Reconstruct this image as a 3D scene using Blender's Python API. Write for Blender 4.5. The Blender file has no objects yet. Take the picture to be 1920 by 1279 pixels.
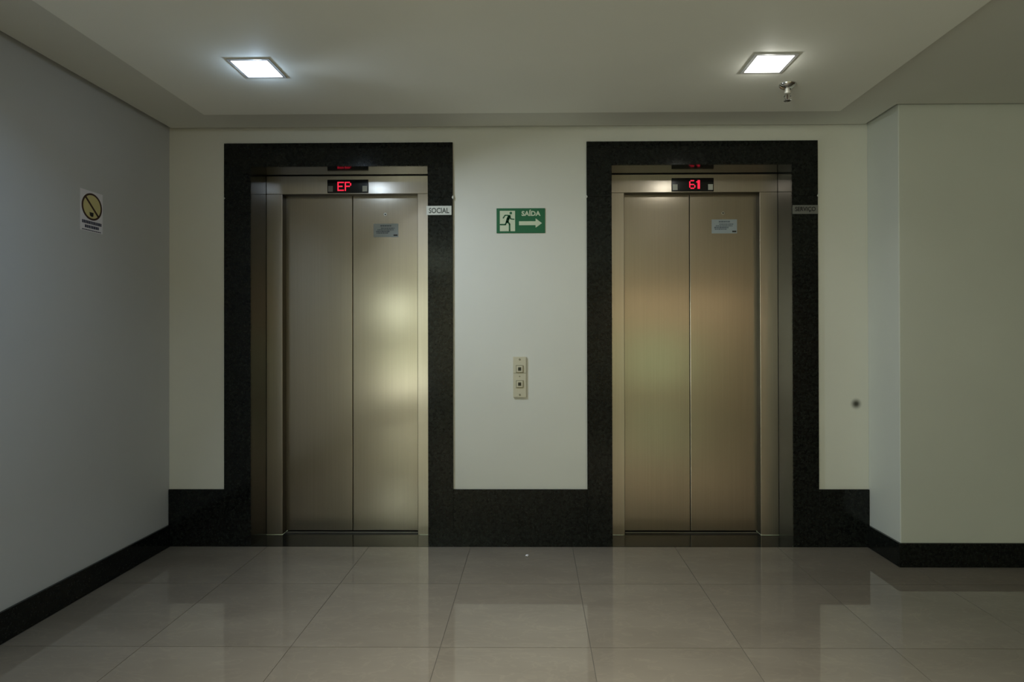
import bpy, bmesh, math, random
from mathutils import Vector, Matrix

# ------------------------------------------------------------------ camera, world, large lights, exposure
S = bpy.context.scene
C = bpy.context.collection
H, D = 1.245, 3.479                 # camera height, distance to the elevator wall
XL, XR = -2.170, 1.963              # left wall, right return wall
ZC = 2.478                          # underside of the ceiling border
DR = 3.1805                         # wall facing the camera on the right
XE, YB = 5.0, -4.6                  # far right wall and rear wall of the hall (behind the camera)
ZT = 2.62                           # slab above the ceiling

cam = bpy.data.cameras.new('camera')
cam.sensor_fit = 'HORIZONTAL'
cam.sensor_width = 36.0
cam.lens = 36.0 * 1102.94 / 1920
cam.shift_x = -30.68 / 1920
cam.shift_y = -15.69 / 1920
cam.clip_start = 0.05
co = bpy.data.objects.new('camera', cam)
C.objects.link(co)
yaw, pitch, roll = 0.0098, 0.0046, -0.0023
co.matrix_world = (Matrix.Translation((0, 0, H)) @ Matrix.Rotation(yaw, 4, 'Z') @ Matrix.Rotation(pitch, 4, 'X')
                   @ Matrix.Rotation(-roll, 4, 'Y') @ Matrix.Rotation(math.pi / 2, 4, 'X'))
S.camera = co

w = bpy.data.worlds.new('world')
S.world = w
w.use_nodes = True
w.node_tree.nodes['Background'].inputs[0].default_value = (0.62, 0.80, 0.50, 1)
w.node_tree.nodes['Background'].inputs[1].default_value = 1.6


def area(name, loc, rot, sx, sy, power, col, spread=math.pi):
    l = bpy.data.lights.new(name, 'AREA')
    l.shape = 'RECTANGLE'
    l.size, l.size_y = sx, sy
    l.energy = power
    l.color = col
    l.spread = spread
    o = bpy.data.objects.new(name, l)
    C.objects.link(o)
    o.location = loc
    o.rotation_euler = rot
    return o


# daylight entering by the tall window in the left wall, behind the camera
area('window_daylight', (XL - 0.42, -2.85, 0.98), (0, -math.pi / 2 - 0.55, 0), 1.7, 2.3, 92, (0.95, 1.0, 0.88))
# open sky above the garden in the far panes of the same window
area('window_sky', (XL - 0.30, -3.1, 1.70), (0, -math.pi / 2, 0), 0.55, 0.6, 34, (0.93, 1.0, 0.95))

vs = S.view_settings
vs.view_transform = 'Standard'
vs.look = 'None'
vs.gamma = 1.0
vs.use_curve_mapping = False
vs.exposure = 0.0

# ------------------------------------------------------------------ materials
MAT = {}


def mat(name, col, rough=0.5, metal=0.0, spec=0.5, emit=None, estr=0.0):
    m = bpy.data.materials.new(name)
    m.use_nodes = True
    b = m.node_tree.nodes['Principled BSDF']
    b.inputs['Base Color'].default_value = (*col, 1)
    b.inputs['Roughness'].default_value = rough
    b.inputs['Metallic'].default_value = metal
    b.inputs['Specular IOR Level'].default_value = spec
    if emit:
        b.inputs['Emission Color'].default_value = (*emit, 1)
        b.inputs['Emission Strength'].default_value = estr
    MAT[name] = m
    return m


def nd(m, kind, **kw):
    n = m.node_tree.nodes.new(kind)
    for k, v in kw.items():
        setattr(n, k, v)
    return n


def link(m, a, b):
    m.node_tree.links.new(a, b)


def bsdf(m):
    return m.node_tree.nodes['Principled BSDF']


def noise_mix(m, c1, c2, scale, detail=4, lo=0.35, hi=0.65, stretch=(1, 1, 1), coord='Object'):
    tc = nd(m, 'ShaderNodeTexCoord')
    mp = nd(m, 'ShaderNodeMapping')
    mp.inputs['Scale'].default_value = stretch
    nz = nd(m, 'ShaderNodeTexNoise')
    nz.inputs['Scale'].default_value = scale
    nz.inputs['Detail'].default_value = detail
    r = nd(m, 'ShaderNodeValToRGB')
    r.color_ramp.elements[0].position = lo
    r.color_ramp.elements[1].position = hi
    r.color_ramp.elements[0].color = (*c1, 1)
    r.color_ramp.elements[1].color = (*c2, 1)
    link(m, tc.outputs[coord], mp.inputs[0])
    link(m, mp.outputs[0], nz.inputs['Vector'])
    link(m, nz.outputs[0], r.inputs[0])
    return r, nz, mp, tc


def bump_from(m, sock, strength, dist=0.002):
    b = nd(m, 'ShaderNodeBump')
    b.inputs['Strength'].default_value = strength
    b.inputs['Distance'].default_value = dist
    link(m, sock, b.inputs['Height'])
    link(m, b.outputs[0], bsdf(m).inputs['Normal'])


def paint(name, c, rough=0.55):
    m = mat(name, c, rough, spec=0.3)
    r, nz, mp, tc = noise_mix(m, tuple(x * 0.97 for x in c), tuple(min(1, x * 1.02) for x in c), 1.3, 5)
    link(m, r.outputs[0], bsdf(m).inputs['Base Color'])
    n2 = nd(m, 'ShaderNodeTexNoise')
    n2.inputs['Scale'].default_value = 220
    n2.inputs['Detail'].default_value = 2
    link(m, tc.outputs['Object'], n2.inputs['Vector'])
    bump_from(m, n2.outputs[0], 0.08, 0.001)
    return m, r


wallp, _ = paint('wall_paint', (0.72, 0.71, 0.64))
rightp, _ = paint('right_wall_shade_paint', (0.62, 0.63, 0.57))  # darker copy of the wall paint, shade of this wall put into the colour
leftp, _ = paint('left_wall_shade_paint', (0.55, 0.56, 0.56))  # dimmer, cooler light on this wall put into its paint colour
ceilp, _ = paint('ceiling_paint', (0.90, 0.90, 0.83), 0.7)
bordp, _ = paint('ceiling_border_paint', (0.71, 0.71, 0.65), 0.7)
darkp, _ = paint('far_wall_unlit_paint', (0.10, 0.065, 0.04), 0.4)  # dark colour stands in for the unlit far side of the hall
rearp, _ = paint('rear_wall_paint', (0.68, 0.56, 0.40))

# elevator wall: same paint with a dark round soft-edged spot
backp, bramp = paint('elevator_wall_paint', (0.72, 0.71, 0.64))
tc = nd(backp, 'ShaderNodeTexCoord')
vd = nd(backp, 'ShaderNodeVectorMath', operation='DISTANCE')
vd.inputs[1].default_value = (1.892, D, 0.838)
link(backp, tc.outputs['Object'], vd.inputs[0])
mr = nd(backp, 'ShaderNodeMapRange')
mr.interpolation_type = 'SMOOTHSTEP'
mr.inputs['From Min'].default_value = 0.004
mr.inputs['From Max'].default_value = 0.040
link(backp, vd.outputs['Value'], mr.inputs['Value'])
mx = nd(backp, 'ShaderNodeMixRGB')
mx.inputs[1].default_value = (0.07, 0.07, 0.055, 1)
link(backp, mr.outputs[0], mx.inputs[0])
link(backp, bramp.outputs[0], mx.inputs[2])
link(backp, mx.outputs[0], bsdf(backp).inputs['Base Color'])

# polished black-green granite with fine crystals
gr = mat('black_granite', (0.012, 0.014, 0.012), 0.12, spec=0.27)
r, nz, mp, tc = noise_mix(gr, (0.005, 0.0058, 0.005), (0.014, 0.016, 0.014), 60, 6, 0.38, 0.72)
vo = nd(gr, 'ShaderNodeTexVoronoi')
vo.inputs['Scale'].default_value = 190
link(gr, tc.outputs['Object'], vo.inputs['Vector'])
sp = nd(gr, 'ShaderNodeSeparateColor')
link(gr, vo.outputs['Color'], sp.inputs[0])
rr = nd(gr, 'ShaderNodeValToRGB')
rr.color_ramp.elements[0].position = 0.86
rr.color_ramp.elements[1].position = 0.97
rr.color_ramp.elements[0].color = (0, 0, 0, 1)
rr.color_ramp.elements[1].color = (0.012, 0.014, 0.012, 1)
link(gr, sp.outputs[0], rr.inputs[0])
ad = nd(gr, 'ShaderNodeMixRGB', blend_type='ADD')
ad.inputs[0].default_value = 1
link(gr, r.outputs[0], ad.inputs[1])
link(gr, rr.outputs[0], ad.inputs[2])
link(gr, ad.outputs[0], bsdf(gr).inputs['Base Color'])

# polished beige porcelain with soft diagonal veins, shifted tile by tile
ti = mat('porcelain_tile', (0.22, 0.19, 0.155), 0.035, spec=0.72)
r, nz, mp, tc = noise_mix(ti, (0.180, 0.155, 0.123), (0.213, 0.185, 0.148), 2.2, 7, 0.3, 0.7, (1.0, 2.6, 1))
mp.inputs['Rotation'].default_value = (0, 0, 0.7)
oi = nd(ti, 'ShaderNodeObjectInfo')
cm = nd(ti, 'ShaderNodeMath', operation='MULTIPLY')
cm.inputs[1].default_value = 37.0
link(ti, oi.outputs['Random'], cm.inputs[0])
cx = nd(ti, 'ShaderNodeCombineXYZ')
link(ti, cm.outputs[0], cx.inputs[0])
link(ti, cm.outputs[0], cx.inputs[2])
link(ti, cx.outputs[0], mp.inputs['Location'])
wv = nd(ti, 'ShaderNodeTexNoise')
wv.inputs['Scale'].default_value = 5
wv.inputs['Detail'].default_value = 8
wv.inputs['Distortion'].default_value = 1.5
link(ti, mp.outputs[0], wv.inputs['Vector'])
vr = nd(ti, 'ShaderNodeValToRGB')
vr.color_ramp.elements[0].position = 0.47
vr.color_ramp.elements[0].color = (1, 1, 1, 1)
vr.color_ramp.elements[1].position = 0.53
vr.color_ramp.elements[1].color = (1, 1, 1, 1)
e = vr.color_ramp.elements.new(0.5)
e.color = (1.10, 1.09, 1.08, 1)
link(ti, wv.outputs[0], vr.inputs[0])
mu = nd(ti, 'ShaderNodeMixRGB', blend_type='MULTIPLY')
mu.inputs[0].default_value = 1
link(ti, r.outputs[0], mu.inputs[1])
link(ti, vr.outputs[0], mu.inputs[2])
link(ti, mu.outputs[0], bsdf(ti).inputs['Base Color'])

mat('grout', (0.10, 0.09, 0.075), 0.9)


def steel(name, col, sharp, soft, fac, aniso):
    """brushed metal: a clearer lobe stretched across the vertical grain over a soft satin lobe"""
    m = mat(name, col, sharp, metal=1.0)
    b = bsdf(m)
    b.inputs['Anisotropic'].default_value = aniso
    tg = nd(m, 'ShaderNodeTangent', direction_type='RADIAL', axis='Z')
    link(m, tg.outputs[0], b.inputs['Tangent'])
    r, nz, mp, tc = noise_mix(m, tuple(x * 0.96 for x in col), tuple(x * 1.03 for x in col), 1.0, 3, 0.3, 0.7, (150, 150, 1.5))
    link(m, r.outputs[0], b.inputs['Base Color'])
    b2 = nd(m, 'ShaderNodeBsdfPrincipled')
    b2.inputs['Metallic'].default_value = 1.0
    b2.inputs['Roughness'].default_value = soft
    link(m, r.outputs[0], b2.inputs['Base Color'])
    mx = nd(m, 'ShaderNodeMixShader')
    mx.inputs[0].default_value = fac
    link(m, b.outputs[0], mx.inputs[1])
    link(m, b2.outputs[0], mx.inputs[2])
    link(m, mx.outputs[0], m.node_tree.nodes['Material Output'].inputs[0])
    return m


steel('brushed_steel', (0.485, 0.425, 0.345), 0.19, 0.37, 0.42, 0.5)
steel('frame_steel', (0.62, 0.55, 0.47), 0.21, 0.44, 0.45, 0.4)
mat('sill_aluminium', (0.55, 0.54, 0.52), 0.35, 1.0)
mat('chrome', (0.75, 0.75, 0.74), 0.12, 1.0)
mat('sprinkler_body', (0.82, 0.80, 0.74), 0.4, 0.5)
mat('dark_metal', (0.02, 0.02, 0.02), 0.5, 0.6)
mat('reveal_shade', (0.028, 0.022, 0.015), 0.45, 0.3)
mat('dark_gap', (0.004, 0.004, 0.004), 0.8)
mat('display_black', (0.004, 0.004, 0.005), 0.12)
mat('display_red', (0.3, 0.0, 0.01), 0.5, emit=(1.0, 0.02, 0.06), estr=1.3)
mat('lens_pale', (0.55, 0.56, 0.50), 0.3)
mat('lens_grey', (0.22, 0.21, 0.20), 0.3)
mat('sign_green', (0.012, 0.135, 0.055), 0.4)
mat('sign_pale', (0.62, 0.68, 0.50), 0.45)
mat('sign_pale_letters', (0.42, 0.56, 0.40), 0.45)
mat('plaque_white', (0.62, 0.63, 0.57), 0.4)
mat('plaque_ink', (0.05, 0.055, 0.04), 0.5)
mat('plaque_grey', (0.16, 0.16, 0.148), 0.4)
mat('plaque_dark_ink', (0.008, 0.008, 0.007), 0.5)
mat('sticker_blue', (0.38, 0.43, 0.46), 0.4)
mat('sticker_ink', (0.13, 0.16, 0.20), 0.5)
mat('black_ink', (0.015, 0.014, 0.012), 0.5)
mat('paper_white', (0.80, 0.78, 0.82), 0.6)
mat('sign_yellow', (0.64, 0.57, 0.26), 0.5)
mat('ring_brown', (0.055, 0.025, 0.015), 0.5)
mat('text_navy', (0.05, 0.05, 0.09), 0.6)
mat('call_plate', (0.60, 0.56, 0.43), 0.42, 0.15)
mat('call_bezel', (0.30, 0.28, 0.20), 0.4, 0.3)
mat('call_dark', (0.03, 0.027, 0.015), 0.4)
mat('lamp_trim', (0.45, 0.45, 0.44), 0.5)
mat('frame_white', (0.6, 0.6, 0.58), 0.4)

gl = bpy.data.materials.new('window_glass')
gl.use_nodes = True
nt = gl.node_tree
nt.nodes.clear()
out = nt.nodes.new('ShaderNodeOutputMaterial')
mxs = nt.nodes.new('ShaderNodeMixShader')
tr = nt.nodes.new('ShaderNodeBsdfTransparent')
gs = nt.nodes.new('ShaderNodeBsdfGlossy')
gs.inputs['Roughness'].default_value = 0.02
tr.inputs[0].default_value = (0.93, 0.96, 0.93, 1)
mxs.inputs[0].default_value = 0.06
nt.links.new(tr.outputs[0], mxs.inputs[1])
nt.links.new(gs.outputs[0], mxs.inputs[2])
nt.links.new(mxs.outputs[0], out.inputs[0])
MAT['window_glass'] = gl


def lamp_mat(name, col, strength):
    m = mat(name, (0.8, 0.8, 0.8), 0.4, emit=col, estr=strength)
    return m


# ------------------------------------------------------------------ mesh helpers
def obj(name, bm, m, parent=None, smooth=False):
    me = bpy.data.meshes.new(name)
    bmesh.ops.recalc_face_normals(bm, faces=bm.faces)
    bm.to_mesh(me)
    bm.free()
    me.materials.append(MAT[m])
    if smooth:
        for p in me.polygons:
            p.use_smooth = True
    o = bpy.data.objects.new(name, me)
    C.objects.link(o)
    if parent:
        o.parent = parent
        if parent.type == 'EMPTY' or parent.get('has_base'):
            o.matrix_parent_inverse = parent.matrix_world.inverted() if False else Matrix.Translation(-base_of(parent))
    return o


def base_of(o):
    p = Vector((0, 0, 0))
    while o is not None:
        p = p + o.location
        o = o.parent
        break
    return p


def tag(o, label=None, cat=None, group=None, kind=None):
    if label:
        o['label'] = label
    if cat:
        o['category'] = cat
    if group:
        o['group'] = group
    if kind:
        o['kind'] = kind
    return o


def thing(name, label, cat, loc, group=None, kind=None):
    o = bpy.data.objects.new(name, None)
    o.empty_display_size = 0.05
    o.location = loc
    C.objects.link(o)
    tag(o, label, cat, group, kind)
    return o


def box(bm, x0, x1, y0, y1, z0, z1, bev=0.0):
    v = [bm.verts.new((x, y, z)) for z in (z0, z1) for y in (y0, y1) for x in (x0, x1)]
    fs = [(0, 1, 3, 2), (4, 6, 7, 5), (0, 4, 5, 1), (2, 3, 7, 6), (0, 2, 6, 4), (1, 5, 7, 3)]
    faces = [bm.faces.new([v[i] for i in f]) for f in fs]
    if bev:
        ed = list({e for f in faces for e in f.edges})
        bmesh.ops.bevel(bm, geom=ed, offset=bev, segments=2, profile=0.5, affect='EDGES')
    return bm


def bx(x0, x1, y0, y1, z0, z1, bev=0.0):
    return box(bmesh.new(), x0, x1, y0, y1, z0, z1, bev)


def prism(pts, axis, a0, a1, bm=None, bev=0.0):
    """polygon of 2-D points extruded along axis: 'y' -> pts are (x,z), 'x' -> (y,z), 'z' -> (x,y)"""
    bm = bm or bmesh.new()

    def P(p, a):
        return {'y': (p[0], a, p[1]), 'x': (a, p[0], p[1]), 'z': (p[0], p[1], a)}[axis]
    lo = [bm.verts.new(P(p, a0)) for p in pts]
    hi = [bm.verts.new(P(p, a1)) for p in pts]
    n = len(pts)
    fs = [bm.faces.new(lo), bm.faces.new(list(reversed(hi)))]
    for i in range(n):
        fs.append(bm.faces.new((lo[i], hi[i], hi[(i + 1) % n], lo[(i + 1) % n])))
    if bev:
        ed = list({e for f in fs for e in f.edges})
        bmesh.ops.bevel(bm, geom=ed, offset=bev, segments=2, profile=0.5, affect='EDGES')
    return bm


def lathe(prof, center, n=24, bm=None, axis='z'):
    """prof: list of (radius, along-axis offset)"""
    bm = bm or bmesh.new()
    rings = []
    for r, z in prof:
        ring = []
        for i in range(n):
            a = 2 * math.pi * i / n
            if axis == 'z':
                p = (center[0] + r * math.cos(a), center[1] + r * math.sin(a), center[2] + z)
            elif axis == 'y':
                p = (center[0] + r * math.cos(a), center[1] + z, center[2] + r * math.sin(a))
            else:
                p = (center[0] + z, center[1] + r * math.cos(a), center[2] + r * math.sin(a))
            ring.append(bm.verts.new(p))
        rings.append(ring)
    for a, b in zip(rings, rings[1:]):
        for i in range(n):
            bm.faces.new((a[i], a[(i + 1) % n], b[(i + 1) % n], b[i]))
    bm.faces.new(rings[0])
    bm.faces.new(list(reversed(rings[-1])))
    return bm


def ring_plate(center, r0, r1, axis, a0, a1, n=40):
    bm = bmesh.new()
    V = []
    for a, r in ((a0, r0), (a0, r1), (a1, r1), (a1, r0)):
        row = []
        for i in range(n):
            t = 2 * math.pi * i / n
            u, v = center[0] + r * math.cos(t), center[1] + r * math.sin(t)
            row.append(bm.verts.new({'y': (u, a, v), 'x': (a, u, v), 'z': (u, v, a)}[axis]))
        V.append(row)
    for k in range(4):
        A, B = V[k], V[(k + 1) % 4]
        for i in range(n):
            bm.faces.new((A[i], A[(i + 1) % n], B[(i + 1) % n], B[i]))
    return bm


def stroke(bm, pts, wd, axis, a0, a1):
    """thick polyline (round-ish joints) as flat prisms"""
    for (p, q) in zip(pts, pts[1:]):
        dx, dy = q[0] - p[0], q[1] - p[1]
        L = math.hypot(dx, dy) or 1
        nx, ny = -dy / L * wd / 2, dx / L * wd / 2
        prism([(p[0] + nx, p[1] + ny), (q[0] + nx, q[1] + ny), (q[0] - nx, q[1] - ny), (p[0] - nx, p[1] - ny)], axis, a0, a1, bm)
    for p in pts:
        prism([(p[0] + wd / 2 * math.cos(t * math.pi / 4), p[1] + wd / 2 * math.sin(t * math.pi / 4)) for t in range(8)], axis, a0, a1, bm)
    return bm


def text_obj(name, body, x0, x1, z0, z1, y, depth, m, parent, weight=0.0):
    """lettering facing -Y fitted to a rectangle"""
    cu = bpy.data.curves.new(name, 'FONT')
    cu.body = body
    cu.extrude = 0.02
    cu.offset = weight
    cu.resolution_u = 3
    t = bpy.data.objects.new(name + '_tmp', cu)
    C.objects.link(t)
    bpy.context.view_layer.update()
    me = bpy.data.meshes.new_from_object(t.evaluated_get(bpy.context.evaluated_depsgraph_get()))
    bpy.data.objects.remove(t)
    xs = [v.co.x for v in me.vertices]
    ys = [v.co.y for v in me.vertices]
    zs = [v.co.z for v in me.vertices]
    sx = (x1 - x0) / (max(xs) - min(xs))
    sy = (z1 - z0) / (max(ys) - min(ys))
    mnx, mny, mnz, dz = min(xs), min(ys), min(zs), max(zs) - min(zs)
    for v in me.vertices:
        a, b, c = v.co
        v.co = (x0 + (a - mnx) * sx, y - (c - mnz) / dz * depth, z0 + (b - mny) * sy)
    me.materials.clear()
    me.materials.append(MAT[m])
    o = bpy.data.objects.new(name, me)
    C.objects.link(o)
    o.parent = parent
    o.matrix_parent_inverse = Matrix.Translation(-parent.location)
    return o


def sub(o, parent):
    """parent a part under a mesh part whose own transform is the identity plus its thing's"""
    o.parent = parent
    return o


def part(name, bm, m, t, smooth=False):
    """part of a thing (Empty): mesh in world coordinates moved to the thing's local frame"""
    bmesh.ops.translate(bm, verts=bm.verts, vec=-t.location)
    me = bpy.data.meshes.new(name)
    bmesh.ops.recalc_face_normals(bm, faces=bm.faces)
    bm.to_mesh(me)
    bm.free()
    me.materials.append(MAT[m])
    if smooth:
        for p in me.polygons:
            p.use_smooth = True
    o = bpy.data.objects.new(name, me)
    C.objects.link(o)
    o.parent = t
    return o


def subpart(name, bm, m, p, smooth=False):
    """sub-part: mesh in world coordinates under a part (identity transform) of a thing"""
    bmesh.ops.translate(bm, verts=bm.verts, vec=-p.parent.location)
    me = bpy.data.meshes.new(name)
    bmesh.ops.recalc_face_normals(bm, faces=bm.faces)
    bm.to_mesh(me)
    bm.free()
    me.materials.append(MAT[m])
    if smooth:
        for q in me.polygons:
            q.use_smooth = True
    o = bpy.data.objects.new(name, me)
    C.objects.link(o)
    o.parent = p
    return o


def struct(name, bm, m, label, cat):
    o = obj(name, bm, m)
    return tag(o, label, cat, kind='structure')


# ------------------------------------------------------------------ floor: each tile its own piece over a grout bed
fl = struct('floor', bx(XL - 0.02, XE, YB, D + 0.005, -0.06, -0.0025), 'grout', 'polished beige porcelain tiled floor of the elevator hall', 'floor')
TX, TY, TS, G = -0.3777, 2.9509, 0.6, 0.0013
whole = None
kx0, kx1 = int((XL - TX) // TS), int((XE - TX) // TS)
jy = [D - 0.012]
y = TY
while y > YB:
    jy.append(y)
    y -= TS
jy.append(YB)
for k in range(kx0, kx1 + 1):
    for a, b in zip(jy, jy[1:]):
        x0, x1 = TX + k * TS + G, TX + (k + 1) * TS - G
        y0, y1 = b + G, a - G
        x0 = max(x0, XL + 0.014)
        x1 = min(x1, XE - 0.002)
        if y1 - y0 < 0.02 or x1 - x0 < 0.02:
            continue
        lim, ly = XR - 0.014, DR - 0.014
        if x0 >= lim:
            y1 = min(y1, ly)
            if y1 - y0 < 0.02:
                continue
        if x0 < lim < x1 and y1 > ly:
            if y0 >= ly:
                pts = [(x0, y0), (lim, y0), (lim, y1), (x0, y1)]
            else:
                pts = [(x0, y0), (x1, y0), (x1, ly), (lim, ly), (lim, y1), (x0, y1)]
            o = obj('tile', prism(pts, 'z', -0.01, 0.0), 'porcelain_tile')
        else:
            full = abs((x1 - x0) - (TS - 2 * G)) < 1e-6 and abs((y1 - y0) - (TS - 2 * G)) < 1e-6
            if full and whole is not None:
                o = bpy.data.objects.new('tile', whole)
                C.objects.link(o)
                o.location = ((x0 + x1) / 2, (y0 + y1) / 2, 0)
            elif full:
                hs = TS / 2 - G
                o = obj('tile', bx(-hs, hs, -hs, hs, -0.01, 0.0), 'porcelain_tile')
                whole = o.data
                o.location = ((x0 + x1) / 2, (y0 + y1) / 2, 0)
            else:
                o = obj('tile', bx(x0, x1, y0, y1, -0.01, 0.0), 'porcelain_tile')
        o.parent = fl

# ------------------------------------------------------------------ elevator data (measured on the granite face)
GF = D - 0.012                       # granite face
RC = D + 0.19                        # face of the steel frame inside the recess
EL = [dict(ox0=-1.838, ox1=-0.479, x0=-1.678, x1=-0.627, d0=-1.577, d1=-0.727, disp=(-1.292, -1.035)),
      dict(ox0=0.311, ox1=1.669, x0=0.459, x1=1.516, d0=0.562, d1=1.405, disp=(0.858, 1.119))]
ZO = 2.250                           # opening top
ZG = 2.388                           # granite top
HB = 0.337                           # granite dado height
TH = 0.022                           # slab thickness

# ------------------------------------------------------------------ walls
bm = bmesh.new()
WB = D + 0.36
box(bm, XL - 0.2, EL[0]['x0'] - TH, D, WB, -0.06, ZT)
box(bm, EL[0]['x1'] + TH, EL[1]['x0'] - TH, D, WB, -0.06, ZT)
box(bm, EL[1]['x1'] + TH, XR + 0.2, D, WB, -0.06, ZT)
for e in EL:
    box(bm, e['x0'] - TH, e['x1'] + TH, D, WB, ZO + TH, ZT)
struct('wall_back', bm, 'elevator_wall_paint', 'off white painted wall holding both elevator entrances', 'wall')

# left wall with the window opening behind the camera
WY0, WY1, WZ0, WZ1 = -4.1, -1.6, 0.06, 2.12
bm = bmesh.new()
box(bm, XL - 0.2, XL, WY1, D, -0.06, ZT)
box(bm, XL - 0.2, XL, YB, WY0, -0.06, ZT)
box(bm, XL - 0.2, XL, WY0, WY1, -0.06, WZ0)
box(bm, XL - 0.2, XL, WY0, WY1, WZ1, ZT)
struct('wall_left', bm, 'left_wall_shade_paint', 'pale painted side wall carrying the no smoking notice', 'wall')

struct('wall_right', bx(XR, XE + 0.2, DR, D, -0.06, ZT, 0.004), 'right_wall_shade_paint', 'off white projecting wall beside the service elevator', 'wall')
struct('wall_far_right', bx(XE, XE + 0.2, YB, DR - 0.002, -0.06, ZT), 'far_wall_unlit_paint', 'unseen wall coloured dark as if unlit, closing the hall on the side of the service elevator', 'wall')
# rear wall with a garden window
RX0, RX1, RZ0, RZ1 = 1.9, 3.1, 0.15, 1.35
bm = bmesh.new()
box(bm, XL - 0.2, RX0, YB - 0.2, YB, -0.06, ZT)
box(bm, RX1, XE + 0.2, YB - 0.2, YB, -0.06, ZT)
box(bm, RX0, RX1, YB - 0.2, YB, -0.06, RZ0)
box(bm, RX0, RX1, YB - 0.2, YB, RZ1, ZT)
struct('wall_rear', bm, 'rear_wall_paint', 'warm beige wall behind the viewer opposite the elevators', 'wall')


def window(name, axis, pl, u0, u1, z0, z1, nu, nz, label):
    """framed window, plane at coordinate pl on 'x' or 'y' axis, nu x nz panes"""
    ctr = (pl, (u0 + u1) / 2, z0) if axis == 'x' else ((u0 + u1) / 2, pl, z0)
    t = thing(name, label, 'window', ctr, kind='structure')

    def B(a0, a1, b0, b1, d):
        return bx(pl - d, pl + d, a0, a1, b0, b1) if axis == 'x' else bx(a0, a1, pl - d, pl + d, b0, b1)
    f = 0.045
    fb = bmesh.new()

    def F(a0, a1, b0, b1):
        if axis == 'x':
            box(fb, pl - 0.03, pl + 0.03, a0, a1, b0, b1)
        else:
            box(fb, a0, a1, pl - 0.03, pl + 0.03, b0, b1)
    F(u0, u0 + f, z0, z1)
    F(u1 - f, u1, z0, z1)
    F(u0 + f, u1 - f, z0, z0 + f)
    F(u0 + f, u1 - f, z1 - f, z1)
    part('window_frame', fb, 'frame_white', t)
    pw, pz = (u1 - u0 - 2 * f) / nu, (z1 - z0 - 2 * f) / nz
    for i in range(1, nu):
        c = u0 + f + pw * i
        part('mullion', B(c - 0.025, c + 0.025, z0 + f, z1 - f, 0.025), 'frame_white', t)
    for j in range(1, nz):
        c = z0 + f + pz * j
        part('transom', B(u0 + f, u1 - f, c - 0.02, c + 0.02, 0.02), 'frame_white', t)
    for i in range(nu):
        for j in range(nz):
            part('pane', B(u0 + f + pw * i + 0.026, u0 + f + pw * (i + 1) - 0.026, z0 + f + pz * j + 0.021, z0 + f + pz * (j + 1) - 0.021, 0.003), 'window_glass', t)


window('window_1', 'x', XL - 0.1, WY0, WY1, WZ0, WZ1, 3, 2, 'tall daylight window in the side wall behind the viewer')
window('window_2', 'y', YB - 0.1, RX0, RX1, RZ0, RZ1, 2, 1, 'low garden window in the warm beige rear wall')

# ------------------------------------------------------------------ ceiling: border, raised centre, slab above with shadow gap
CX0, CX1, CY1 = -1.794, 1.650, 3.178
CY0 = -3.6
STEP = -0.03                         # the centre panel hangs a little below the border
gap = 0.022
zt = ZC + 0.02
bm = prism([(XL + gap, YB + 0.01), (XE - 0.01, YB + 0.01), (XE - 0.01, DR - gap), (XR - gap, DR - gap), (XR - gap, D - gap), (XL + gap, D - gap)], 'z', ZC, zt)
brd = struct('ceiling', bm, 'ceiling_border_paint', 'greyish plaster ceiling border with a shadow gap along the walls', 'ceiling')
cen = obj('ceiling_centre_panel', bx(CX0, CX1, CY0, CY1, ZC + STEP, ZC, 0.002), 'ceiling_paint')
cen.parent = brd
cen['label'] = 'paler lowered centre panel of the ceiling'
slab = obj('ceiling_slab', bx(XL - 0.2, XE + 0.2, YB - 0.2, WB, ZT, ZT + 0.1), 'dark_gap')
slab.parent = brd

# ------------------------------------------------------------------ granite: dado slabs, low skirtings, surrounds
bb = thing('baseboard_back', 'tall black granite dado running between the elevator surrounds', 'baseboard', ((XL + XR) / 2, D, 0), kind='structure')
part('granite_slab', bx(XL + 0.001, EL[0]['ox0'], GF, D, 0.0005, HB, 0.002), 'black_granite', bb)
part('granite_slab', bx(EL[0]['ox1'], EL[1]['ox0'], GF, D, 0.0005, HB, 0.002), 'black_granite', bb)
part('granite_slab', bx(EL[1]['ox1'], XR - 0.001, GF, D, 0.0005, HB, 0.002), 'black_granite', bb)

HS = 0.128
bl = thing('baseboard_left', 'low black granite skirting along the side wall with the no smoking notice', 'baseboard', (XL, 0, 0), kind='structure')
ys = [YB + 0.002, -2.6, -0.6, 1.4, GF - 0.001]
for a, b in zip(ys, ys[1:]):
    part('granite_slab', bx(XL, XL + 0.014, a + 0.0006, b - 0.0006, 0.0005, HS, 0.0015), 'black_granite', bl)
br = thing('baseboard_right', 'low black granite skirting wrapping the projecting wall by the service elevator', 'baseboard', (XR, DR, 0), kind='structure')
part('granite_slab', bx(XR - 0.014, XR, DR - 0.0005, GF - 0.001, 0.0005, HS, 0.0015), 'black_granite', br)
part('granite_slab', bx(XR - 0.014, 3.2, DR - 0.014, DR - 0.0008, 0.0005, HS, 0.0015), 'black_granite', br)
part('granite_slab', bx(3.2012, XE - 0.002, DR - 0.014, DR - 0.0008, 0.0005, HS, 0.0015), 'black_granite', br)

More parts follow.
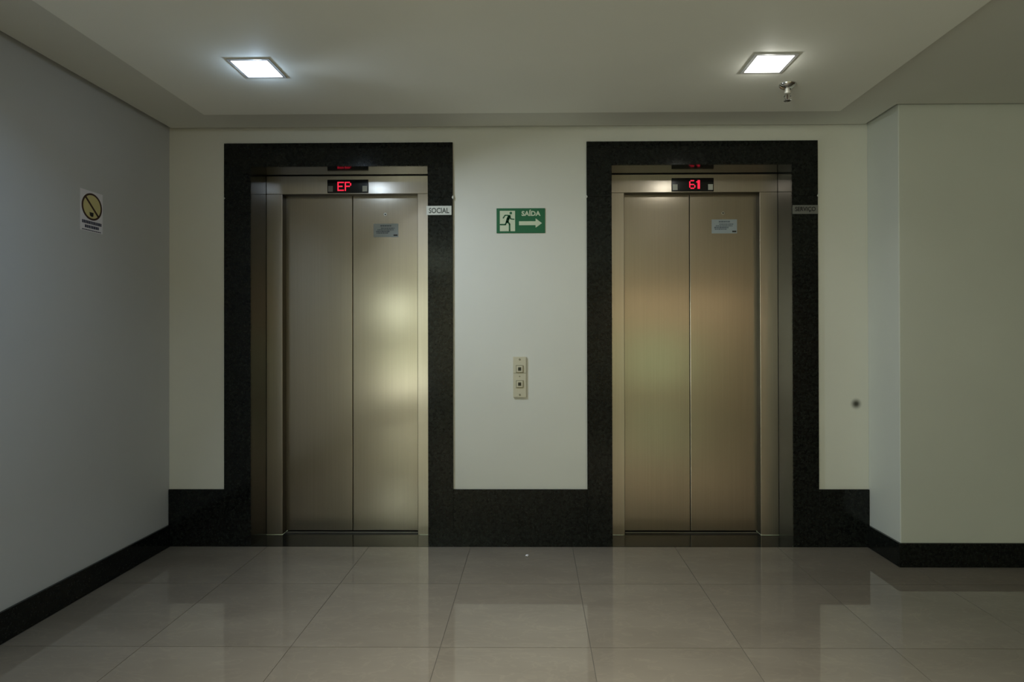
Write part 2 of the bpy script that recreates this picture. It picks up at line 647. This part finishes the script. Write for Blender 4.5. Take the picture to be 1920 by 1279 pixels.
ZJ = 2.062                           # joint between column and head slab
for n, e in enumerate(EL):
    nm = ('social', 'service')[n]
    lab = ('black granite surround framing the elevator whose display reads EP', 'black granite surround framing the elevator whose display reads 61')[n]
    t = thing('trim_%d' % (n + 1), lab, 'door surround', ((e['x0'] + e['x1']) / 2, D, 0), kind='structure')
    j = 0.0005
    part('granite_slab', bx(e['ox0'] + j, e['x0'], GF, D, 0.0005, ZJ - j, 0.0015), 'black_granite', t)
    part('granite_slab', bx(e['x1'], e['ox1'] - j, GF, D, 0.0005, ZJ - j, 0.0015), 'black_granite', t)
    part('granite_head_slab', prism([(e['ox0'], ZJ + j), (e['x0'], ZJ + j), (e['x0'], ZO), (e['x1'], ZO), (e['x1'], ZJ + j), (e['ox1'], ZJ + j), (e['ox1'], ZG), (e['ox0'], ZG)], 'y', GF, D, bev=0.0012), 'black_granite', t)
    # reveals of the recess
    part('granite_reveal', bx(e['x0'] - TH, e['x0'], D + 0.0005, RC + 0.1, 0.0005, ZO), 'black_granite', t)
    part('granite_reveal', bx(e['x1'], e['x1'] + TH, D + 0.0005, RC + 0.1, 0.0005, ZO), 'black_granite', t)
    part('granite_soffit', bx(e['x0'] - TH, e['x1'] + TH, D + 0.0005, RC + 0.1, ZO + 0.0003, ZO + TH), 'black_granite', t)
    part('granite_threshold', bx(e['x0'] + 0.0005, e['x1'] - 0.0005, GF, RC + 0.002, -0.02, 0.001), 'black_granite', t)
    # pale filler chips where the slab joints meet the wall
    for cxp in (e['ox0'], e['ox1']):
        s = -1 if cxp == e['ox0'] else 1
        part('joint_filler', prism([(cxp - s * 0.006, ZJ), (cxp + s * 0.002, ZJ + 0.013), (cxp + s * 0.005, ZJ), (cxp + s * 0.002, ZJ - 0.013)], 'y', GF - 0.0012, D - 0.001), 'plaque_white', t)

# ------------------------------------------------------------------ elevators
FONT57 = {
    'E': ['11111', '10000', '10000', '11110', '10000', '10000', '11111'],
    'P': ['11110', '10001', '10001', '11110', '10000', '10000', '10000'],
    '6': ['01110', '10000', '10000', '11110', '10001', '10001', '01110'],
    '1': ['011', '111', '011', '011', '011', '011', '011'],
}


def elevator(n, e, txt):
    lab = ('brushed steel elevator entrance with red display reading EP, beside the SOCIAL plaque',
           'brushed steel elevator entrance with red display reading 61, beside the SERVIÇO plaque')[n]
    t = thing('elevator', lab, 'elevator', ((e['x0'] + e['x1']) / 2, RC, 0))
    zb = 2.133                                   # header underside
    yd = RC + 0.055                              # face of the door panels
    part('jamb', bx(e['x0'] + 0.001, e['d0'], RC, RC + 0.12, 0.0015, zb, 0.0015), 'frame_steel', t)
    part('jamb', bx(e['d1'], e['x1'] - 0.001, RC, RC + 0.12, 0.0015, zb, 0.0015), 'frame_steel', t)
    part('header', bx(e['x0'] + 0.001, e['x1'] - 0.001, RC, RC + 0.12, zb + 0.0008, ZO - 0.004, 0.0015), 'frame_steel', t)
    part('header_shadow_strip', bx(e['x0'] + 0.001, e['x1'] - 0.001, RC + 0.004, RC + 0.1, ZO - 0.004, ZO), 'dark_gap', t)
    part('sill', bx(e['d0'], e['d1'], RC + 0.003, RC + 0.16, -0.02, 0.002), 'dark_metal', t)
    part('sill_rail', bx(e['d0'] + 0.002, e['d1'] - 0.002, yd - 0.016, yd - 0.008, 0.0025, 0.006), 'sill_aluminium', t)
    part('reveal_shade_strip', bx(e['d0'], e['d0'] + 0.0012, RC + 0.002, yd + 0.002, 0.006, zb), 'reveal_shade', t)  # dark strips stand in for the shade on the steel returns
    part('reveal_shade_strip', bx(e['d1'] - 0.0012, e['d1'], RC + 0.002, yd + 0.002, 0.006, zb), 'reveal_shade', t)
    part('reveal_shade_strip', bx(e['d0'] + 0.0012, e['d1'] - 0.0012, RC + 0.002, yd + 0.002, zb - 0.0012, zb), 'reveal_shade', t)
    xm = (e['d0'] + e['d1']) / 2
    lp = part('door_panel', bx(e['d0'] - 0.02, xm - 0.0018, yd, yd + 0.03, 0.010, zb + 0.02, 0.0025), 'brushed_steel', t)
    rp = part('door_panel', bx(xm + 0.0018, e['d1'] + 0.02, yd, yd + 0.03, 0.010, zb + 0.02, 0.0025), 'brushed_steel', t)
    part('seam_backing', bx(e['x0'], e['x1'], yd + 0.06, yd + 0.075, 0, ZO), 'dark_gap', t)  # unseen dark backing added to keep light out of the door seam
    # fine vertical fold near the outer edge of the panels
    # release-key hole and printed notice on the right-hand panel
    sx0, sx1, sz0, sz1, kx, kz = ((-1.018, -0.861, 1.871, 1.956, -0.943, 2.015), (1.123, 1.282, 1.886, 1.974, 1.194, 2.014))[n]
    k = subpart('key_hole', ring_plate((kx, kz), 0.005, 0.010, 'y', yd - 0.003, yd + 0.001, 20), 'sill_aluminium', rp)
    subpart('key_hole_core', lathe([(0.005, 0.0), (0.005, 0.0012)], (kx, yd - 0.0018, kz), 16, axis='y'), 'black_ink', rp)
    st = subpart('notice_sticker', bx(sx0, sx1, yd - 0.0014, yd - 0.0001, sz0, sz1), 'sticker_blue', rp)
    bm = bmesh.new()
    W, Hh = sx1 - sx0, sz1 - sz0
    random.seed(5 + n)
    for fy, f0, f1, th in ((0.84, 0.28, 0.72, 0.05), (0.66, 0.30, 0.86, 0.035), (0.54, 0.16, 0.82, 0.035), (0.42, 0.10, 0.66, 0.05), (0.30, 0.12, 0.60, 0.035)):
        x = f0
        while x < f1:
            wd = random.uniform(0.03, 0.09)
            box(bm, sx0 + W * x, sx0 + W * min(f1, x + wd), yd - 0.0022, yd - 0.0015, sz0 + Hh * (fy - th), sz0 + Hh * (fy + th))
            x += wd + 0.015
    subpart('notice_print', bm, 'sticker_ink', rp)
    subpart('notice_mark', bx(sx1 - 0.19 * W, sx1 - 0.03 * W, yd - 0.0022, yd - 0.0015, sz0 + 0.08 * Hh, sz0 + 0.19 * Hh), 'black_ink', rp)
    # floor indicator
    a0, a1 = e['disp']
    d = part('display', bx(a0, a1, RC - 0.006, RC + 0.02, 2.138, 2.222, 0.002), 'display_black', t)
    yf = RC - 0.0065
    lm = ('lens_grey', 'lens_pale')[n]
    subpart('arrow_lens', bx(a0 + 0.006, a0 + 0.036, yf - 0.002, yf, 2.146, 2.182, 0.001), lm, d)
    subpart('arrow_lens', bx(a1 - 0.036, a1 - 0.006, yf - 0.002, yf, 2.146, 2.182, 0.001), 'lens_pale', d)
    cell = 0.0082 if n == 0 else 0.0078
    bm = bmesh.new()
    x = ((-1.228, 0.0), (0.966, 0.0))[n][0]
    for ch in txt:
        g = FONT57[ch]
        for r_, row in enumerate(g):
            for c_, b_ in enumerate(row):
                if b_ == '1':
                    px, pz = x + c_ * cell, 2.208 - r_ * cell
                    box(bm, px + 0.0006, px + cell - 0.0006, yf - 0.001, yf, pz - cell + 0.0006, pz - 0.0006)
        x += (len(g[0]) + 0.6) * cell
    subpart('led_characters', bm, 'display_red', d)
    return t


elevator(0, EL[0], 'EP')
elevator(1, EL[1], '61')

# ------------------------------------------------------------------ ceiling lights
ZP = ZC + STEP
lamp_mat('lamp_cool', (0.84, 0.90, 1.0), 2.6)
lamp_mat('lamp_white', (1.0, 1.0, 0.97), 2.6)


def downlight(cxp, cyp, m, col, power, label, group=None, tilt=0.0, spread=140, halo=0.0):
    ZP = ZC + STEP if cyp > CY0 and cxp < CX1 else ZC
    t = thing('ceiling_light', label, 'ceiling light', (cxp, cyp, ZP), group)
    h, f = 0.080, 0.013
    bm = bmesh.new()
    z0 = ZP - 0.004
    box(bm, cxp - h - f, cxp + h + f, cyp - h - f, cyp - h, z0, ZP)
    box(bm, cxp - h - f, cxp + h + f, cyp + h, cyp + h + f, z0, ZP)
    box(bm, cxp - h - f, cxp - h, cyp - h, cyp + h, z0, ZP)
    box(bm, cxp + h, cxp + h + f, cyp - h, cyp + h, z0, ZP)
    part('trim_frame', bm, 'lamp_trim', t)
    part('diffuser', bx(cxp - h, cxp + h, cyp - h, cyp + h, ZP - 0.006, ZP - 0.001, 0.001), m, t)
    l = area('lamp_light', (cxp, cyp, ZP - 0.012), (0, 0, 0), 0.08, 0.08, power, col, math.radians(spread))
    l.location = (0, 0, -0.036)
    l.rotation_euler = (0, -tilt, 0)
    l.parent = t
    if halo:                                     # added point light, imitates the glow halo around the lamp on the ceiling
        pl = bpy.data.lights.new('added_halo_light', 'POINT')
        pl.energy, pl.color, pl.shadow_soft_size = halo, tuple(c ** 2 for c in col), 0.008
        po = bpy.data.objects.new('added_halo_light', pl)
        C.objects.link(po)
        po.location = (0, 0, -0.03)
        po.parent = t
    return t


downlight(-1.240, 2.625, 'lamp_cool', (0.76, 0.88, 1.0), 12.5, 'square bluish white ceiling light by the wall with the no smoking notice', tilt=math.radians(36), spread=124, halo=1.15)
downlight(1.042, 2.611, 'lamp_white', (1.0, 1.0, 0.95), 2.2, 'square white ceiling light next to the chrome sprinkler', tilt=math.radians(-5), halo=0.75)
downlight(0.0, 0.9, 'lamp_white', (1.0, 0.99, 0.86), 29, 'large-beam square ceiling light overhead in the middle of the hall', spread=95)
downlight(-1.240, 1.55, 'lamp_cool', (0.48, 0.70, 1.0), 3.6, 'added unseen bluish light tinting the wall with the no smoking notice', spread=120, tilt=math.radians(-28))  # lamp added out of view to brighten and cool the left wall
for xx, lb in ((2.2, 'added unseen light washing the rear wall above the low garden window'), (3.6, 'added unseen light washing the rear wall between the garden window and the dark far wall')):
    downlight(xx, -4.1, 'lamp_white', (1.0, 0.93, 0.80), 16, lb)  # unseen lamps added to brighten the rear wall in the door reflections

# ------------------------------------------------------------------ sprinkler
sx_, sy_ = 1.219, 2.832
t = thing('sprinkler', 'small chrome fire sprinkler hanging from the ceiling beside the square light', 'sprinkler', (sx_, sy_, ZP))
part('escutcheon', lathe([(0.040, 0.0), (0.041, -0.003), (0.034, -0.012), (0.020, -0.022), (0.014, -0.024), (0.012, -0.024)], (sx_, sy_, ZP), 28), 'chrome', t, True)
part('body', lathe([(0.011, -0.022), (0.011, -0.034), (0.014, -0.036), (0.014, -0.044), (0.008, -0.047)], (sx_, sy_, ZP), 16), 'sprinkler_body', t)
for s in (-1, 1):
    bm = bmesh.new()
    stroke(bm, [(sx_ + s * 0.011, ZP - 0.044), (sx_ + s * 0.014, ZP - 0.058), (sx_ + s * 0.005, ZP - 0.076)], 0.005, 'y', sy_ - 0.003, sy_ + 0.003)
    part('frame_arm', bm, 'chrome', t)
part('glass_bulb', lathe([(0.0015, -0.047), (0.003, -0.052), (0.003, -0.068), (0.0015, -0.073)], (sx_, sy_, ZP), 10), 'ring_brown', t, True)
bm = lathe([(0.006, -0.074), (0.006, -0.080)], (sx_, sy_, ZP), 12)
for i in range(10):
    a = 2 * math.pi * i / 10
    p = [(0.004, -0.0035), (0.017, -0.0035), (0.017, 0.0035), (0.004, 0.0035)]
    prism([(sx_ + u * math.cos(a) - v * math.sin(a), sy_ + u * math.sin(a) + v * math.cos(a)) for u, v in p], 'z', ZP - 0.0795, ZP - 0.078, bm)
part('deflector', bm, 'chrome', t)

# ------------------------------------------------------------------ exit sign
ex0, ex1, ez0, ez1 = -0.221, 0.066, 1.850, 1.997
t = thing('exit_sign', 'green exit sign reading SAÍDA with running figure and arrow', 'exit sign', ((ex0 + ex1) / 2, D, ez0))
part('plate', bx(ex0, ex1, D - 0.004, D - 0.0003, ez0, ez1, 0.0008), 'sign_green', t)


def EX(u, v):                         # photo crop units -> wall
    return (ex0 + (u - 480) / 875 * (ex1 - ex0), ez1 - (v - 300) / 438 * (ez1 - ez0))


a, b = EX(540, 345), EX(815, 705)
part('pictogram_panel', bx(a[0], b[0], D - 0.0048, D - 0.0041, b[1], a[1]), 'sign_pale', t)
bm = bmesh.new()
q0, q1 = D - 0.0056, D - 0.0049
u = (ex1 - ex0) / 875
stroke(bm, [EX(712, 440), EX(688, 485), EX(672, 540)], 52 * u, 'y', q0, q1)
stroke(bm, [EX(715, 440), EX(738, 488), EX(795, 495)], 20 * u, 'y', q0, q1)
stroke(bm, [EX(690, 425), EX(635, 425), EX(602, 472)], 20 * u, 'y', q0, q1)
stroke(bm, [EX(682, 535), EX(715, 580), EX(716, 695)], 28 * u, 'y', q0, q1)
stroke(bm, [EX(662, 535), EX(640, 588), EX(552, 588)], 26 * u, 'y', q0, q1)
hx, hz = EX(738, 385)
prism([(hx + 24 * u * math.cos(k * math.pi / 8), hz + 24 * u * math.sin(k * math.pi / 8)) for k in range(16)], 'y', q0, q1, bm)
part('running_figure', bm, 'sign_green', t)
part('arrow', prism([EX(885, 530), EX(1185, 530), EX(1185, 480), EX(1300, 565), EX(1185, 645), EX(1185, 600), EX(885, 600)], 'y', D - 0.0048, D - 0.0041), 'sign_pale', t)
a, b = EX(932, 438), EX(1275, 328)
text_obj('lettering', 'SAÍDA', a[0], b[0], a[1], b[1], D - 0.0040, 0.0008, 'sign_pale', t, 0.035)

# ------------------------------------------------------------------ name plaques
for txt, x0, x1, z0, z1, m1, m2, lab in (
        ('SOCIAL', -0.634, -0.486, 1.957, 2.011, 'plaque_white', 'plaque_ink', 'white plaque lettered SOCIAL on the black granite surround'),
        ('SERVIÇO', 1.519, 1.667, 1.954, 2.006, 'plaque_grey', 'plaque_dark_ink', 'grey plaque lettered SERVIÇO on the black granite surround')):
    t = thing('name_plaque', lab, 'plaque', ((x0 + x1) / 2, GF, z0))
    part('plate', bx(x0, x1, GF - 0.0035, GF - 0.0002, z0, z1, 0.0008), m1, t)
    text_obj('lettering', txt, x0 + 0.014, x1 - 0.014, z0 + 0.010, z1 - (0.010 if txt == 'SERVIÇO' else 0.012), GF - 0.0034, 0.0008, m2, t, 0.018)

# ------------------------------------------------------------------ call panel
cx0, cx1, cz0, cz1 = -0.125, -0.047, 0.879, 1.119
t = thing('elevator_call_panel', 'narrow cream call panel with two square buttons between the elevators', 'call panel', ((cx0 + cx1) / 2, D, cz0))
part('plate', bx(cx0, cx1, D - 0.009, D - 0.0003, cz0, cz1, 0.002), 'call_plate', t)
cm_ = (cx0 + cx1) / 2
yf = D - 0.009
for zc_ in (1.047, 0.958):
    b_ = part('button', bx(cm_ - 0.022, cm_ + 0.022, yf - 0.004, yf + 0.001, zc_ - 0.022, zc_ + 0.022, 0.0015), 'call_bezel', t)
    subpart('button_cap', bx(cm_ - 0.018, cm_ + 0.018, yf - 0.0055, yf - 0.004, zc_ - 0.018, zc_ + 0.018, 0.0006), 'call_plate', b_)
    subpart('button_mark', bx(cm_ - 0.009, cm_ + 0.009, yf - 0.0065, yf - 0.0055, zc_ - 0.010, zc_ + 0.010, 0.0004), 'call_dark', b_)
for zc_ in (1.103, 0.895):
    part('screw', lathe([(0.006, 0), (0.006, -0.0015), (0.003, -0.002)], (cm_, yf, zc_), 14, axis='y'), 'call_bezel', t)
part('indicator_dot', lathe([(0.0045, 0), (0.0045, -0.001)], (cm_, yf, 1.003), 12, axis='y'), 'call_bezel', t)
part('groove', bx(cx0 + 0.002, cx1 - 0.002, yf - 0.0006, yf + 0.0002, 1.021, 1.0235), 'call_bezel', t)

# ------------------------------------------------------------------ no smoking notice
t = thing('no_smoking_notice', 'white notice with yellow crossed-out disc on the side wall', 'notice', (XL, 2.862, 1.757))
f0 = XL + 0.0002
part('sheet', bx(f0, f0 + 0.001, 2.789, 2.935, 1.757, 1.956), 'paper_white', t)
yc, zc_, R = 2.863, 1.880, 0.066
f1 = f0 + 0.001
part('yellow_disc', lathe([(R - 0.003, 0), (R - 0.003, 0.0006)], (f1, yc, zc_), 40, axis='x'), 'sign_yellow', t)
part('ring', ring_plate((yc, zc_), R - 0.009, R, 'x', f1, f1 + 0.0012), 'ring_brown', t)
bm = bmesh.new()
k = (R - 0.006) * 0.72
stroke(bm, [(yc - k, zc_ + k), (yc + k, zc_ - k)], 0.010, 'x', f1 + 0.0007, f1 + 0.0014)
part('slash', bm, 'ring_brown', t)
bm = bmesh.new()
prism([(yc - 0.016, zc_ - 0.028), (yc + 0.010, zc_ - 0.028), (yc + 0.008, zc_ - 0.046), (yc - 0.002, zc_ - 0.050), (yc - 0.014, zc_ - 0.044)], 'x', f1 + 0.0007, f1 + 0.0012, bm)
part('ember_symbol', bm, 'black_ink', t)
bm = bmesh.new()
random.seed(3)
for zz, a, b, th in ((1.801, 2.800, 2.926, 0.0075), (1.780, 2.818, 2.908, 0.0070), (1.763, 2.800, 2.922, 0.0022)):
    y = a
    while y < b:
        wd = random.uniform(0.006, 0.012)
        box(bm, f1, f1 + 0.0006, y, min(b, y + wd), zz - th, zz + th)
        y += wd + 0.0022
part('print_lines', bm, 'text_navy', t)

# ------------------------------------------------------------------ paper scrap
bm = bmesh.new()
bmesh.ops.create_icosphere(bm, subdivisions=2, radius=0.009)
random.seed(8)
for v in bm.verts:
    v.co *= random.uniform(0.75, 1.15)
    v.co.z *= 0.7
zmin = min(v.co.z for v in bm.verts)
o = obj('paper_scrap', bm, 'paper_white')
o.location = (-0.043, 3.314, -zmin)
tag(o, 'tiny crumpled white scrap on the floor tiles between the elevators', 'scrap')
